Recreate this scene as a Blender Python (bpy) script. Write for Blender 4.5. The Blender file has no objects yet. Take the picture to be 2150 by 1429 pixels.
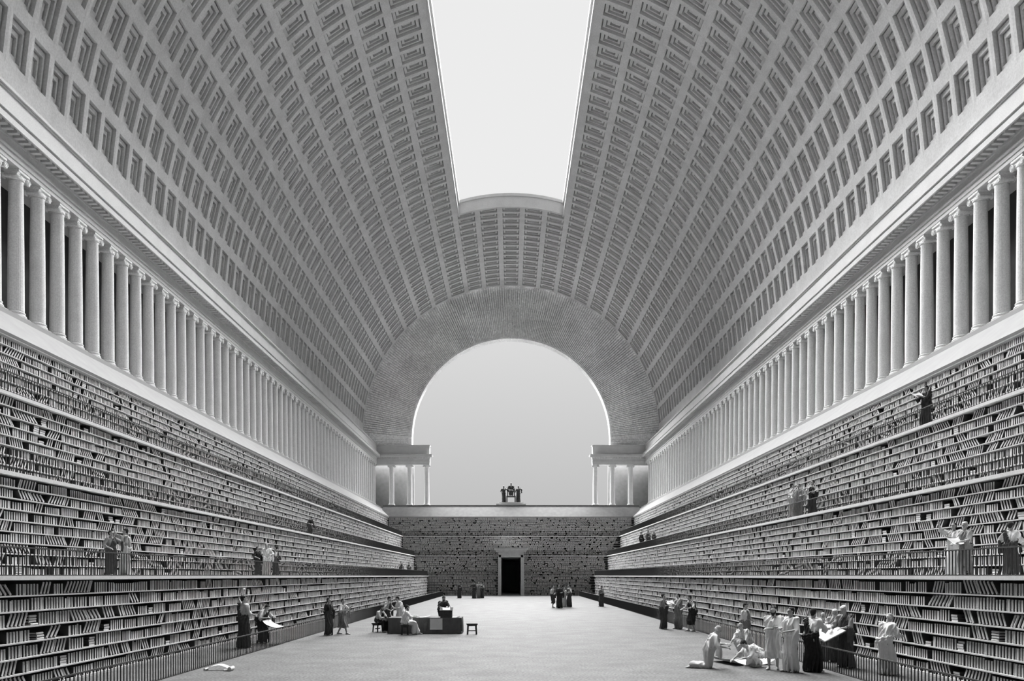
import bpy, bmesh, math, random
import numpy as np
from mathutils import Vector, Matrix

random.seed(7)
C = bpy.context.scene.collection
F = 1712.0            # focal length in pixels of the 2150 wide frame
VX, VY = 1073.0, 1208.0
E = 2.6               # eye height
R = math.radians

# ------------------------------------------------------------------ materials
MATS = {}
def mat(name, col, rough=0.9, var=0.08, scale=3.0, fine=0.0, fscale=60.0, bump=0.0, metal=0.0):
    m = bpy.data.materials.new(name); m.use_nodes = True
    nt = m.node_tree; b = nt.nodes['Principled BSDF']
    b.inputs['Roughness'].default_value = rough
    b.inputs['Metallic'].default_value = metal
    b.inputs['Specular IOR Level'].default_value = 0.2
    if not isinstance(col, tuple): col = (col, col, col)
    if var > 0:
        g = nt.nodes.new('ShaderNodeNewGeometry')
        n = nt.nodes.new('ShaderNodeTexNoise'); n.inputs['Scale'].default_value = scale
        n.inputs['Detail'].default_value = 5.0
        nt.links.new(g.outputs['Position'], n.inputs['Vector'])
        mr = nt.nodes.new('ShaderNodeMapRange')
        mr.inputs['From Min'].default_value = 0.3; mr.inputs['From Max'].default_value = 0.7
        mr.inputs['To Min'].default_value = 1 - var; mr.inputs['To Max'].default_value = 1 + var
        nt.links.new(n.outputs['Fac'], mr.inputs['Value'])
        last = mr.outputs['Result']
        if fine > 0:
            n2 = nt.nodes.new('ShaderNodeTexNoise'); n2.inputs['Scale'].default_value = fscale
            n2.inputs['Detail'].default_value = 2.0
            nt.links.new(g.outputs['Position'], n2.inputs['Vector'])
            m2 = nt.nodes.new('ShaderNodeMapRange')
            m2.inputs['From Min'].default_value = 0.35; m2.inputs['From Max'].default_value = 0.65
            m2.inputs['To Min'].default_value = 1 - fine; m2.inputs['To Max'].default_value = 1 + fine
            nt.links.new(n2.outputs['Fac'], m2.inputs['Value'])
            mm = nt.nodes.new('ShaderNodeMath'); mm.operation = 'MULTIPLY'
            nt.links.new(last, mm.inputs[0]); nt.links.new(m2.outputs['Result'], mm.inputs[1])
            last = mm.outputs[0]
        vm = nt.nodes.new('ShaderNodeVectorMath'); vm.operation = 'SCALE'
        vm.inputs[0].default_value = col
        nt.links.new(last, vm.inputs['Scale'])
        nt.links.new(vm.outputs['Vector'], b.inputs['Base Color'])
        if bump > 0:
            bp = nt.nodes.new('ShaderNodeBump'); bp.inputs['Strength'].default_value = bump
            nt.links.new(n.outputs['Fac'], bp.inputs['Height']); nt.links.new(bp.outputs['Normal'], b.inputs['Normal'])
    else:
        b.inputs['Base Color'].default_value = (*col, 1)
    MATS[name] = m
    return m

M_VAULT = mat('vault_plaster', 0.55, var=0.09, scale=0.8, fine=0.08, fscale=12)
M_STONE = mat('pale_limestone', 0.56, var=0.05, scale=1.5, fine=0.06, fscale=20)
M_RING = mat('arch_limestone', 0.80, var=0.14, scale=0.35, fine=0.16, fscale=5)
M_COL = mat('column_limestone', 0.74, var=0.04, scale=2.0, fine=0.10, fscale=20)
M_DARK = mat('dark_ambulatory_stone', 0.05, var=0.15, scale=2.0)  # near black paints the shade behind the columns; absorbs light on near-end wall
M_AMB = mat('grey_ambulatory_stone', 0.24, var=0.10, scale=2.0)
M_STYL = mat('stylobate_stone', 0.34, var=0.05, scale=1.5)
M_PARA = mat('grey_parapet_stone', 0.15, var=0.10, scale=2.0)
M_FLOOR = mat('floor_stone', 0.10, rough=0.8, var=0.20, scale=0.9, fine=0.35, fscale=14)
M_SHELF = mat('pale_shelf_wood', 0.46, var=0.08, scale=4.0)
M_BACK = mat('dark_bookcase_wood', 0.06, var=0.2, scale=4.0)
M_SPINE = mat('vellum_spine', 0.54, var=0.16, scale=6.0)
M_COVER = mat('dark_leather_cover', 0.06, var=0.0)  # dark cover colour stands in for the shade in gaps between books
M_IRON = mat('black_iron', 0.045, rough=0.6, var=0.0)
M_DOORST = mat('door_limestone', 0.6, var=0.08)
M_PAPER = mat('paper', 0.66, var=0.03, scale=8)
M_CLOTHD = mat('grey_table_cloth', 0.12, var=0.12, scale=6)
M_WOOD = mat('dark_stool_wood', 0.06, var=0.2, scale=9)
M_SKIN = mat('skin', 0.40, rough=0.7, var=0.05, scale=10)
M_HAIRD = mat('dark_hair', 0.03, var=0.2, scale=30)
M_HAIRL = mat('white_hair', 0.6, var=0.15, scale=30)
M_EYE = mat('eye_dark', 0.01, var=0.0)
M_STATUE = mat('statue_bronze', 0.06, rough=0.6, var=0.2, scale=6)
TONE = {'w': mat('white_wool', 0.78, var=0.06, scale=12), 'l': mat('light_wool', 0.56, var=0.08, scale=12),
        'm': mat('grey_wool', 0.26, var=0.10, scale=12), 'd': mat('dark_wool', 0.075, var=0.15, scale=12),
        'k': mat('black_wool', 0.035, var=0.2, scale=12)}

# ------------------------------------------------------------------ helpers
def link_obj(name, me, parent=None, loc=(0, 0, 0)):
    o = bpy.data.objects.new(name, me); C.objects.link(o); o.location = loc
    if parent is not None: o.parent = parent
    return o
def tag(o, label=None, cat=None, group=None, kind=None):
    if label: o['label'] = label
    if cat: o['category'] = cat
    if group: o['group'] = group
    if kind: o['kind'] = kind
    return o
def empty(name, loc, label, cat, group=None):
    o = bpy.data.objects.new(name, None); C.objects.link(o); o.location = loc
    o.empty_display_size = 0.2
    return tag(o, label, cat, group)

class MB:
    """collects geometry in world (or local) coordinates; build() makes one mesh"""
    def __init__(s): s.v = []; s.f = []; s.mi = []
    def add(s, vs, fs, mi=0):
        n = len(s.v); s.v.extend(vs); s.f.extend([tuple(i + n for i in f) for f in fs]); s.mi.extend([mi] * len(fs))
    def box(s, x0, x1, y0, y1, z0, z1, mi=0):
        if x0 > x1: x0, x1 = x1, x0
        if y0 > y1: y0, y1 = y1, y0
        if z0 > z1: z0, z1 = z1, z0
        s.add([(x0, y0, z0), (x1, y0, z0), (x1, y1, z0), (x0, y1, z0), (x0, y0, z1), (x1, y0, z1), (x1, y1, z1), (x0, y1, z1)],
              [(0, 3, 2, 1), (4, 5, 6, 7), (0, 1, 5, 4), (1, 2, 6, 5), (2, 3, 7, 6), (3, 0, 4, 7)], mi)
    def quad(s, a, b, c, d, mi=0): s.add([a, b, c, d], [(0, 1, 2, 3)], mi)
    def prism_y(s, prof, y0, y1, mi=0):
        """closed polygon of (x,z) extruded along y"""
        n = len(prof)
        vs = [(x, y0, z) for x, z in prof] + [(x, y1, z) for x, z in prof]
        fs = [(i, (i + 1) % n, (i + 1) % n + n, i + n) for i in range(n)] + [tuple(range(n))[::-1], tuple(range(n, 2 * n))]
        s.add(vs, fs, mi)
    def prism_x(s, prof, x0, x1, mi=0):
        n = len(prof)
        vs = [(x0, y, z) for y, z in prof] + [(x1, y, z) for y, z in prof]
        fs = [(i, (i + 1) % n, (i + 1) % n + n, i + n) for i in range(n)] + [tuple(range(n))[::-1], tuple(range(n, 2 * n))]
        s.add(vs, fs, mi)
    def lathe(s, prof, seg=24, c=(0, 0), flute=0.0, nfl=0, mi=0):
        n = len(prof); vs = []
        for r, z in prof:
            for i in range(seg):
                a = 2 * math.pi * i / seg
                rr = r * (1 - (flute * (0.5 + 0.5 * math.cos(nfl * a)) if nfl else 0))
                vs.append((c[0] + rr * math.cos(a), c[1] + rr * math.sin(a), z))
        fs = []
        for k in range(n - 1):
            for i in range(seg):
                j = (i + 1) % seg
                fs.append((k * seg + i, k * seg + j, (k + 1) * seg + j, (k + 1) * seg + i))
        fs.append(tuple(range(seg))[::-1]); fs.append(tuple((n - 1) * seg + i for i in range(seg)))
        s.add(vs, fs, mi)
    def tube(s, p0, p1, r, seg=8, mi=0, r1=None):
        p0, p1 = Vector(p0), Vector(p1); d = (p1 - p0).normalized()
        a = d.orthogonal().normalized(); b = d.cross(a); r1 = r if r1 is None else r1
        vs = [tuple(p0 + (a * math.cos(t) + b * math.sin(t)) * r) for t in [2 * math.pi * i / seg for i in range(seg)]]
        vs += [tuple(p1 + (a * math.cos(t) + b * math.sin(t)) * r1) for t in [2 * math.pi * i / seg for i in range(seg)]]
        fs = [(i, (i + 1) % seg, (i + 1) % seg + seg, i + seg) for i in range(seg)] + [tuple(range(seg))[::-1], tuple(range(seg, 2 * seg))]
        s.add(vs, fs, mi)
    def mesh(s, name, mats, smooth=False):
        me = bpy.data.meshes.new(name); me.from_pydata(s.v, [], s.f)
        if not isinstance(mats, (list, tuple)): mats = [mats]
        for m in mats: me.materials.append(m)
        if len(mats) > 1: me.polygons.foreach_set('material_index', s.mi)
        if smooth: me.polygons.foreach_set('use_smooth', [True] * len(me.polygons))
        me.update()
        return me
    def build(s, name, mats, parent=None, loc=(0, 0, 0), smooth=False):
        return link_obj(name, s.mesh(name, mats, smooth), parent, loc)

def gp(px, py):
    Y = F * E / (py - VY); return ((px - VX) * Y / F, Y)

# ------------------------------------------------------------------ figures
_ico = bmesh.new(); bmesh.ops.create_icosphere(_ico, subdivisions=2, radius=1.0)
ICO = [v.co.copy() for v in _ico.verts]; _ico.free()
_ico = bmesh.new(); bmesh.ops.create_icosphere(_ico, subdivisions=1, radius=1.0)
ICO1 = [v.co.copy() for v in _ico.verts]; _ico.free()

def hull(out, sph, fr=None):
    """convex hull round spheres [(centre, radius | (rx,ry,rz)), ...]; fr = 3x3 frame for the ellipsoids"""
    bm = bmesh.new()
    for c, r in sph:
        c = Vector(c)
        rr = r if isinstance(r, (tuple, list)) else (r, r, r)
        pts = ICO if max(rr) > 0.05 else ICO1
        for p in pts:
            q = Vector((p.x * rr[0], p.y * rr[1], p.z * rr[2]))
            if fr is not None: q = fr @ q
            bm.verts.new(c + q)
    res = bmesh.ops.convex_hull(bm, input=bm.verts)
    junk = [g for g in res['geom_interior'] + res['geom_unused'] if isinstance(g, bmesh.types.BMVert)]
    bmesh.ops.delete(bm, geom=list(set(junk)), context='VERTS')
    bm.verts.index_update()
    n = len(out[0])
    out[0].extend([tuple(v.co) for v in bm.verts])
    out[1].extend([tuple(v.index + n for v in f.verts) for f in bm.faces])
    bm.free()
def tubes(out, pts, r):
    for i in range(len(pts) - 1):
        ra = r[i] if isinstance(r, (list, tuple)) else r
        rb = r[i + 1] if isinstance(r, (list, tuple)) else r
        hull(out, [(pts[i], ra), (pts[i + 1], rb)])

def ik(a, t, l1, l2, pole):
    a, t = Vector(a), Vector(t); d = t - a; L = d.length
    mx = (l1 + l2) * 0.995
    if L > mx: t = a + d * (mx / L); d = t - a; L = mx
    if L < abs(l1 - l2) + 0.02: L = abs(l1 - l2) + 0.02; t = a + d.normalized() * L; d = t - a
    x = (l1 * l1 - l2 * l2 + L * L) / (2 * L); h = math.sqrt(max(l1 * l1 - x * x, 0))
    u = d.normalized(); p = Vector(pole); p = (p - u * p.dot(u))
    p = p.normalized() if p.length > 1e-4 else u.orthogonal().normalized()
    return a + u * x + p * h, t

PENDING = []    # (object, voxel, smooth iterations)
def pend(name, data, m, parent, voxel, it=2):
    me = bpy.data.meshes.new(name); me.from_pydata(data[0], [], data[1]); me.materials.append(m)
    o = link_obj(name, me, parent)
    md = o.modifiers.new('r', 'REMESH'); md.mode = 'VOXEL'; md.voxel_size = voxel; md.use_smooth_shade = True
    ms = o.modifiers.new('s', 'SMOOTH'); ms.iterations = it; ms.factor = 0.5
    PENDING.append(o)
    return o

def person(label, x, y, z, H, face, pose='stand', tunic='w', mantle='l', hair='d', beard=False, bald=False,
           rh=None, lh=None, lean=None, headp=0, heady=0, short=False, small=False, hood=False, seed=0, group=None, name='person',
           ftpos=None, pz=None, side=0, cat='person'):
    rnd = random.Random(seed * 31 + int(x * 100) + int(y * 10))
    right, fwd, up = Vector((1, 0, 0)), Vector((0, 1, 0)), Vector((0, 0, 1))
    PO = {  # pelvis height, pelvis fwd, lean, feet [(right,fwd,z,dirz)...]
        'stand': (0.95, 0.0, 3, [(0.11, 0.06, 0), (-0.10, -0.04, 0)]),
        'walk': (0.91, 0.0, 6, [(0.10, 0.30, 0), (-0.10, -0.26, 0)]),
        'stoop': (0.92, -0.10, 30, [(0.12, 0.08, 0), (-0.12, -0.08, 0)]),
        'bend': (0.90, -0.20, 58, [(0.13, 0.10, 0), (-0.13, -0.10, 0)]),
        'kneel': (0.50, 0.0, 22, [(0.12, -0.46, 0), (-0.12, -0.42, 0)]),
        'crouch': (0.38, -0.15, 48, [(0.14, 0.10, 0), (-0.12, -0.05, 0)]),
        'sit': (0.54, 0.0, 14, [(0.13, 0.44, 0), (-0.13, 0.34, 0)]),
    }[pose]
    ph, pf, ln, ft = PO
    if pz: ph = pz
    if lean is not None: ln = lean
    if ftpos: ft = ftpos
    seated = pose in ('sit', 'kneel', 'crouch')
    P = Vector((0, pf, ph))
    u = Matrix.Rotation(-R(ln), 3, 'X') @ up
    u = Matrix.Rotation(R(side), 3, 'Y') @ u
    tf = Matrix.Rotation(-R(ln), 3, 'X') @ fwd      # torso forward
    Cc = P + u * 0.30; N = P + u * 0.50
    SH = {1: N - u * 0.045 + right * 0.185, -1: N - u * 0.045 - right * 0.185}
    hp = Matrix.Rotation(R(-heady), 3, 'Z') @ Matrix.Rotation(-R(ln * 0.6 + headp), 3, 'X')
    hu, hf, hr = hp @ up, hp @ fwd, hp @ right
    fr = Matrix((hr, hf, hu)).transposed()
    Hc = N + (u * 0.45 + hu * 0.55) * 0.185
    body, tun, man, hr_, brd = ([], []), ([], []), ([], []), ([], []), ([], [])
    eyes = {1: ([], []), -1: ([], [])}
    # head
    hull(body, [(Hc + hu * 0.02 - hf * 0.008, (0.076, 0.096, 0.092))], fr)
    hull(body, [(Hc - hf * 0.0 - hu * 0.01, (0.066, 0.08, 0.07)), (Hc + hf * 0.062 - hu * 0.088, 0.026), (Hc + hf * 0.02 - hu * 0.065, (0.055, 0.04, 0.03))], fr)
    hull(body, [(Hc + hf * 0.086 + hu * 0.012, 0.010), (Hc + hf * 0.112 - hu * 0.026, 0.013)])
    hull(body, [(Hc + hf * 0.080 + hu * 0.026 + hr * 0.034, 0.014), (Hc + hf * 0.080 + hu * 0.026 - hr * 0.034, 0.014)])
    hull(body, [(Hc + hf * 0.083 - hu * 0.052, (0.024, 0.012, 0.010))], fr)
    for s in (1, -1):
        hull(body, [(Hc + hr * s * 0.078, (0.010, 0.018, 0.028))], fr)
        hull(eyes[s], [(Hc + hr * s * 0.031 + hf * 0.083 + hu * 0.006, (0.010, 0.008, 0.0045))], fr)
    hull(body, [(N - u * 0.02, 0.062), (Hc - hu * 0.06 - hf * 0.01, 0.055)])
    # torso
    hull(body, [(P, (0.15, 0.11, 0.11)), (P + u * 0.16, (0.13, 0.10, 0.08))])
    hull(body, [(P + u * 0.16, (0.13, 0.10, 0.08)), (Cc, (0.165, 0.12, 0.12))])
    hull(body, [(Cc, (0.165, 0.12, 0.12)), (SH[1], 0.055), (SH[-1], 0.055), (N - u * 0.02, 0.06)])
    # arms
    dflt = {1: (0.08, 0.22, -0.34), -1: (0.08, 0.26, -0.26)}
    EL, HD = {}, {}
    for s, t in ((1, rh), (-1, lh)):
        t = t or dflt[s]
        tgt = SH[s] + right * s * t[0] + fwd * t[1] + up * t[2]
        el, hd = ik(SH[s], tgt, 0.29, 0.26, Vector((s * 0.7, -0.3, -0.8)))
        EL[s], HD[s] = el, hd
        hull(body, [(SH[s], 0.055), (SH[s].lerp(el, 0.5), 0.052), (el, 0.040)])
        hull(body, [(el, 0.041), (el.lerp(hd, 0.3), 0.042), (hd, 0.027)])
        d = (hd - el).normalized()
        nrm = up - d * up.dot(d)
        nrm = nrm.normalized() if nrm.length > 0.2 else (right * s - d * right.dot(d) * s).normalized()
        sd = d.cross(nrm)
        hull(body, [(hd + sd * 0.018, 0.02), (hd - sd * 0.018, 0.02), (hd + d * 0.08 + sd * 0.032, 0.014), (hd + d * 0.08 - sd * 0.032, 0.014)])
        if not small:
            for q, (o, L) in enumerate(((-0.033, 0.062), (-0.011, 0.075), (0.011, 0.07), (0.033, 0.05))):
                b0 = hd + d * 0.082 + sd * o
                b1 = b0 + (d * 0.9 - nrm * 0.35) * L * 0.55 + sd * o * 0.12
                b2 = b1 + (d * 0.65 - nrm * 0.75) * L * 0.5
                tubes(body, [b0, b1, b2], [0.0105, 0.0100, 0.009])
            ts = -1 if s > 0 else 1
            t0 = hd + d * 0.02 + sd * ts * 0.03; t1 = t0 + (sd * ts * 0.8 + d * 0.7 - nrm * 0.2).normalized() * 0.038
            tubes(body, [t0, t1, t1 + (d * 0.9 - nrm * 0.4).normalized() * 0.03], [0.013, 0.012, 0.010])
    # legs
    KN, AN = {}, {}
    for s, t in ((1, ft[0]), (-1, ft[1])):
        hip = P + right * s * 0.09 - up * 0.03
        an = Vector((t[0], t[1], 0.075 + t[2]))
        pole = Vector((s * 0.15, 1, 0.3)) if pose != 'kneel' else Vector((s * 0.1, 1, -0.4))
        kn, an = ik(hip, an, 0.43, 0.43, pole)
        if kn.z < 0.07: kn.z = 0.07
        KN[s], AN[s] = kn, an
        hull(body, [(hip, 0.085), (kn, 0.056)])
        hull(body, [(kn, 0.055), (kn.lerp(an, 0.3), 0.057), (an, 0.036)])
        fd = Vector((s * 0.2, 1, 0)).normalized() if pose != 'kneel' else Vector((0, -1, -0.1)).normalized()
        zf = 0.035 - an.z
        hull(body, [(an - fd * 0.04 + up * zf, 0.034), (an, 0.036), (an + fd * 0.13 + up * zf, (0.042, 0.042, 0.030))])
        hull(body, [(an + fd * 0.12 + up * zf, (0.042, 0.04, 0.030)), (an + fd * 0.19 + up * (zf - 0.008), (0.034, 0.03, 0.022))])
    # tunic: torso and sleeves
    hull(tun, [(P + u * 0.06, (0.185, 0.145, 0.10)), (Cc, (0.19, 0.145, 0.12))])
    hull(tun, [(Cc, (0.185, 0.140, 0.12)), (SH[1], 0.078), (SH[-1], 0.078), (N - u * 0.03, (0.08, 0.075, 0.03))])
    for s in (1, -1):
        hull(tun, [(SH[s], 0.080), (EL[s], 0.066)])
        dn = Vector((0, 0, -1))
        hull(tun, [(EL[s], 0.060), (SH[s].lerp(EL[s], 0.6) + dn * 0.12, 0.035), (EL[s] + dn * 0.13 - (EL[s] - SH[s]) * 0.1, 0.022), (EL[s].lerp(HD[s], 0.35), 0.045)])
        for q in range(3):
            a0 = SH[s] + u * 0.04 + tf * (0.06 - 0.05 * q); 
            tubes(tun, [a0, EL[s] + Vector((s * 0.03, 0.03 - 0.03 * q, -0.04))], [0.022, 0.020])
    for q in range(6):      # breast folds
        xx = -0.13 + 0.052 * q
        tubes(tun, [N - u * 0.06 + right * xx * 0.7 + tf * 0.07, Cc + right * xx + tf * 0.125, P + u * 0.08 + right * (xx * 0.8 + 0.03) + tf * 0.13], [0.014, 0.020, 0.018])
    # mantle: skirt, folds, diagonal band
    hem = 0.42 if short else 0.06
    def shin(s): 
        if short and not seated:
            k, a = KN[s], AN[s]; t = (k.z - 0.40) / max(k.z - a.z, 0.05); return k.lerp(a, max(min(t, 1), 0))
        return AN[s] + up * (0.03)
    kr = 0.105 if not seated else 0.095
    ar = 0.115 if not short else 0.10
    if seated: ar = 0.085
    A_ = {s: shin(s) for s in (1, -1)}
    for s in (1, -1):
        if A_[s].z < ar: A_[s] = Vector((A_[s].x, A_[s].y, ar * 0.95))
    hull(man, [(P + u * 0.03, (0.20, 0.16, 0.12)), (KN[1], kr), (KN[-1], kr)])
    hull(man, [(KN[1], kr), (KN[-1], kr), (A_[1], ar), (A_[-1], ar)] + ([(P - up * 0.1, 0.12)] if not seated else []))
    kc = (KN[1] + KN[-1]) / 2; ac = (A_[1] + A_[-1]) / 2
    kx = abs(KN[1].x - KN[-1].x) / 2 + kr; ky = abs(KN[1].y - KN[-1].y) / 2 + kr
    ax = abs(A_[1].x - A_[-1].x) / 2 + ar + 0.01; ay = abs(A_[1].y - A_[-1].y) / 2 + ar + 0.01
    if not seated:
        nf = 15
        for q in range(nf):
            a = 2 * math.pi * q / nf + rnd.uniform(-0.12, 0.12); a2 = a + 0.25 + rnd.uniform(-0.15, 0.15); a3 = a2 + rnd.uniform(-0.1, 0.2)
            r0 = rnd.uniform(0.014, 0.022)
            tubes(man, [P + Vector((math.cos(a) * 0.17, math.sin(a) * 0.14, 0.02)), kc + Vector((math.cos(a2) * kx * 0.93, math.sin(a2) * ky * 0.93, 0)),
                        Vector((ac.x + math.cos(a3) * ax * 0.98, ac.y + math.sin(a3) * ay * 0.98, max(ac.z - ar * 0.6, 0.03)))], [r0, r0 * 1.25, r0 * 1.6])
    else:
        for q in range(7):
            t = -1 + 2 * q / 6
            xk = t * (kx - 0.03)
            tubes(man, [P + Vector((t * 0.17, 0.06, 0.10 - 0.05 * abs(t))), kc + Vector((xk, -0.05, kr * 0.9)), kc + Vector((xk, kr * 0.85, 0.0)),
                        Vector((ac.x + t * (ax - 0.03), ac.y + ar * 0.8, max(ac.z - 0.03, 0.03)))], [0.02, 0.022, 0.022, 0.026])
    # band over the left shoulder
    LS = SH[-1] + u * 0.055
    for q in range(5):
        o = (q - 2) * 0.034
        pts = [LS + right * (o * 0.8), Cc + tf * 0.155 + right * (-0.03 + o) + u * (0.04 + o), P + right * (0.13) + tf * 0.135 + u * (0.05 + o),
               P + right * 0.185 + u * (0.03 + o), P - tf * 0.14 + right * 0.05 + u * (0.10 + o), Cc - tf * 0.14 - right * 0.08 + u * (0.06 + o), LS - tf * 0.05 + right * (o * 0.8)]
        tubes(man, pts, rnd.uniform(0.026, 0.036))
    hull(man, [(LS, 0.05), (Cc - right * 0.10 + tf * 0.10, 0.045), (Cc - right * 0.12 - tf * 0.09, 0.05), (P + u * 0.1 - right * 0.13, 0.05)])
    hull(man, [(Cc - tf * 0.10 - right * 0.06, 0.055), (P - tf * 0.11 + u * 0.02, 0.08), (LS - tf * 0.04, 0.05)])
    if not seated:      # rolled swag round the waist
        for q in range(2):
            tubes(man, [P + Vector((0.20 * math.sin(a), 0.165 * math.cos(a), 0.10 + 0.05 * math.sin(a + 0.6) - 0.07 * q)) for a in [2 * math.pi * i / 10 for i in range(11)]], 0.036)
    # cloth hanging from the left forearm
    fm = EL[-1].lerp(HD[-1], 0.35)
    dz = min(0.42, max(fm.z - 0.10, 0.05))
    hull(man, [(fm, 0.050), (EL[-1], 0.055), (fm - up * dz, (0.03, 0.05, 0.02)), (EL[-1] - up * dz * 0.8 - fwd * 0.03, (0.03, 0.04, 0.02))])
    if hood: hull(man, [(Hc + hu * 0.025 - hf * 0.03, (0.095, 0.10, 0.105)), (N - u * 0.0 - tf * 0.02, 0.10)], fr)
    # hair
    if bald: hull(hr_, [(Hc - hf * 0.028 - hu * 0.012, (0.083, 0.082, 0.055))], fr)
    else:
        hull(hr_, [(Hc - hf * 0.024 + hu * 0.026, (0.085, 0.098, 0.095))], fr)
        hull(hr_, [(Hc - hf * 0.045 + hu * 0.0, (0.078, 0.07, 0.06)), (Hc - hf * 0.05 - hu * 0.06, (0.055, 0.045, 0.04))], fr)
        for q in range(10):
            a = 2 * math.pi * q / 10
            hull(hr_, [(Hc - hf * 0.02 + hu * 0.075 + (hr * math.cos(a) * 0.062 + hf * math.sin(a) * 0.070), 0.024)])
    if beard:
        hull(brd, [(Hc + hf * 0.070 - hu * 0.085, 0.034), (Hc + hf * 0.078 - hu * 0.150, 0.016), (Hc + hf * 0.045 - hu * 0.09 + hr * 0.035, 0.022), (Hc + hf * 0.045 - hu * 0.09 - hr * 0.035, 0.022)])
        for s in (1, -1): hull(brd, [(Hc + hf * 0.05 - hu * 0.08 + hr * s * 0.045, 0.022), (Hc + hf * 0.015 - hu * 0.01 + hr * s * 0.07, 0.014)])
    k = H / 1.8
    sm = small
    hm = {'d': M_HAIRD, 'l': M_HAIRL}[hair]
    if cat == 'statue': ms = [M_STATUE] * 6
    else: ms = [M_SKIN, TONE[tunic], TONE[mantle], hm, hm, M_EYE]
    b = pend(name, body, ms[0], None, 0.020 if sm else 0.0105, 2 if sm else 1)
    b.location = (x, y, z); b.scale = (k, k, k); b.rotation_euler = (0, 0, R(180 + face))
    if cat != 'statue': tag(b, label, cat, group)
    pend('tunic', tun, ms[1], b, 0.022 if sm else 0.013, 2)
    pend('mantle', man, ms[2], b, 0.022 if sm else 0.013, 2)
    if not (hood and bald): pend('hair', hr_, ms[3], b, 0.018 if sm else 0.012, 1)
    if beard: pend('beard', brd, ms[4], b, 0.016 if sm else 0.010, 1)
    if not sm:
        for s in (1, -1):
            me = bpy.data.meshes.new('eye'); me.from_pydata(eyes[s][0], [], eyes[s][1]); me.materials.append(ms[5]); link_obj('eye', me, b)
    return b, HD, Hc

# tier geometry (above eye): faces W, tops Z
W = [10.9, 12.85, 14.75, 16.95, 18.75]
ZT = [0.0, 2.67, 5.38, 8.14, 9.90]        # tops of tiers 1..4 (eye based): tier1 top=0, tier2 top=2.67 ...
YE = [107.0, 108.9, 110.8, 112.9, 114.6]

INFO = {}
def gfig(key, label, px, feet, head, face, **kw):       # standing on the ground floor
    Xc = kw.pop('X', None)
    if Xc is None: x, y = gp(px, feet)
    else: x = Xc; y = F * Xc / (px - VX); feet = VY + F * E / y
    hh = kw.pop('H', None)
    if hh is None:
        frac = kw.pop('frac', 1.0)
        hh = (feet - head) * y / F / frac
    INFO[key] = person(label, x, y, 0.0, hh, face, **kw); return INFO[key]
def tfig(key, label, tier, px, head, face, X, **kw):    # on a gallery: tier 1..3 floor at E+ZT[tier-1]
    x = X; y = F * X / (px - VX); z = E + ZT[tier - 1]
    feet = VY - ZT[tier - 1] * F / y
    frac = kw.pop('frac', 1.0)
    hh = kw.pop('H', None) or (feet - head) * y / F / frac
    INFO[key] = person(label, x, y, z, hh, face, **kw); return INFO[key]

# --- front right
gfig('G1', 'kneeling man in white robe at left of the floor drawing, front right', 1488, 1402, 1328, 75, pose='kneel', H=1.75, tunic='w', mantle='l', bald=True, hair='l', rh=(0, 0.32, -0.30), lh=(0, 0.30, -0.22), headp=15, seed=1)
gfig('G2', 'crouching man reaching one arm down to the pale sheet on the floor', 1566, 1374, 1340, -60, pose='crouch', H=1.75, tunic='w', mantle='l', bald=True, hair='l', rh=(0.0, 0.40, -0.42), lh=(0.0, 0.30, -0.40), headp=-15, lean=42, seed=2, pz=0.45)
gfig('G3', 'man crouched low with bent head and dark-shaded robe beside the floor drawing', 1588, 1399, 1358, -75, pose='crouch', H=1.70, tunic='l', mantle='w', hair='d', rh=(0.0, 0.42, -0.34), lh=(0, 0.35, -0.30), headp=10, lean=62, seed=3, pz=0.36)
gfig('G4', 'young man with folded hands standing alone against the right floor railing', 1563, 1358, 1262, 50, X=8.35, tunic='w', mantle='m', hair='d', rh=(-0.25, 0.2, -0.32), lh=(-0.15, 0.22, -0.36), headp=12, seed=4)
gfig('G5', 'bearded man with crossed arms and bare shins in a knee-length white toga', 1624, 1405, 1268, -25, tunic='w', mantle='w', hair='d', beard=True, rh=(-0.28, 0.20, -0.22), lh=(-0.28, 0.24, -0.26), short=True, seed=5)
gfig('G6', 'man in floor-length white toga facing left, next to the bearded man', 1662, 1410, 1270, -70, tunic='w', mantle='w', hair='d', rh=(-0.1, 0.28, -0.22), lh=(-0.05, 0.25, -0.3), seed=6)
gfig('G7', 'man seen from behind in white shirt and black robe leaning to the open folio', 1706, 1408, 1273, 125, pose='stoop', X=8.15, tunic='w', mantle='k', hair='d', rh=(0.0, 0.40, -0.2), lh=(0.0, 0.42, -0.2), lean=14, frac=0.97, seed=7)
gfig('G8', 'white-bearded old man bowed over the open folio behind the right railing', 1728, 1390, 1283, -20, pose='stoop', X=9.55, tunic='l', mantle='m', hair='l', beard=True, bald=True, rh=(0.0, 0.34, -0.25), lh=(0, 0.3, -0.3), lean=24, headp=10, frac=0.93, seed=8)
gfig('G9', 'middle reader with pale tunic looking down between old man and tall reader', 1753, 1390, 1274, -30, X=9.75, tunic='l', mantle='d', hair='l', beard=True, rh=(0.0, 0.34, -0.3), lh=(0, 0.3, -0.3), headp=22, seed=9)
gfig('G10', 'tall reader in dark toga at right end of the folio group', 1778, 1402, 1265, -60, X=9.5, tunic='m', mantle='d', hair='l', rh=(0.0, 0.38, -0.28), lh=(0, 0.36, -0.28), lean=10, headp=22, seed=10)
gfig('G11', 'stooped man in white mantle facing the lowest bookshelves on the right', 1862, 1417, 1283, 110, X=9.85, pose='stoop', tunic='w', mantle='w', hair='l', bald=True, rh=(0.0, 0.3, -0.28), lh=(0, 0.3, -0.3), lean=16, headp=18, frac=0.96, seed=11)
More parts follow.
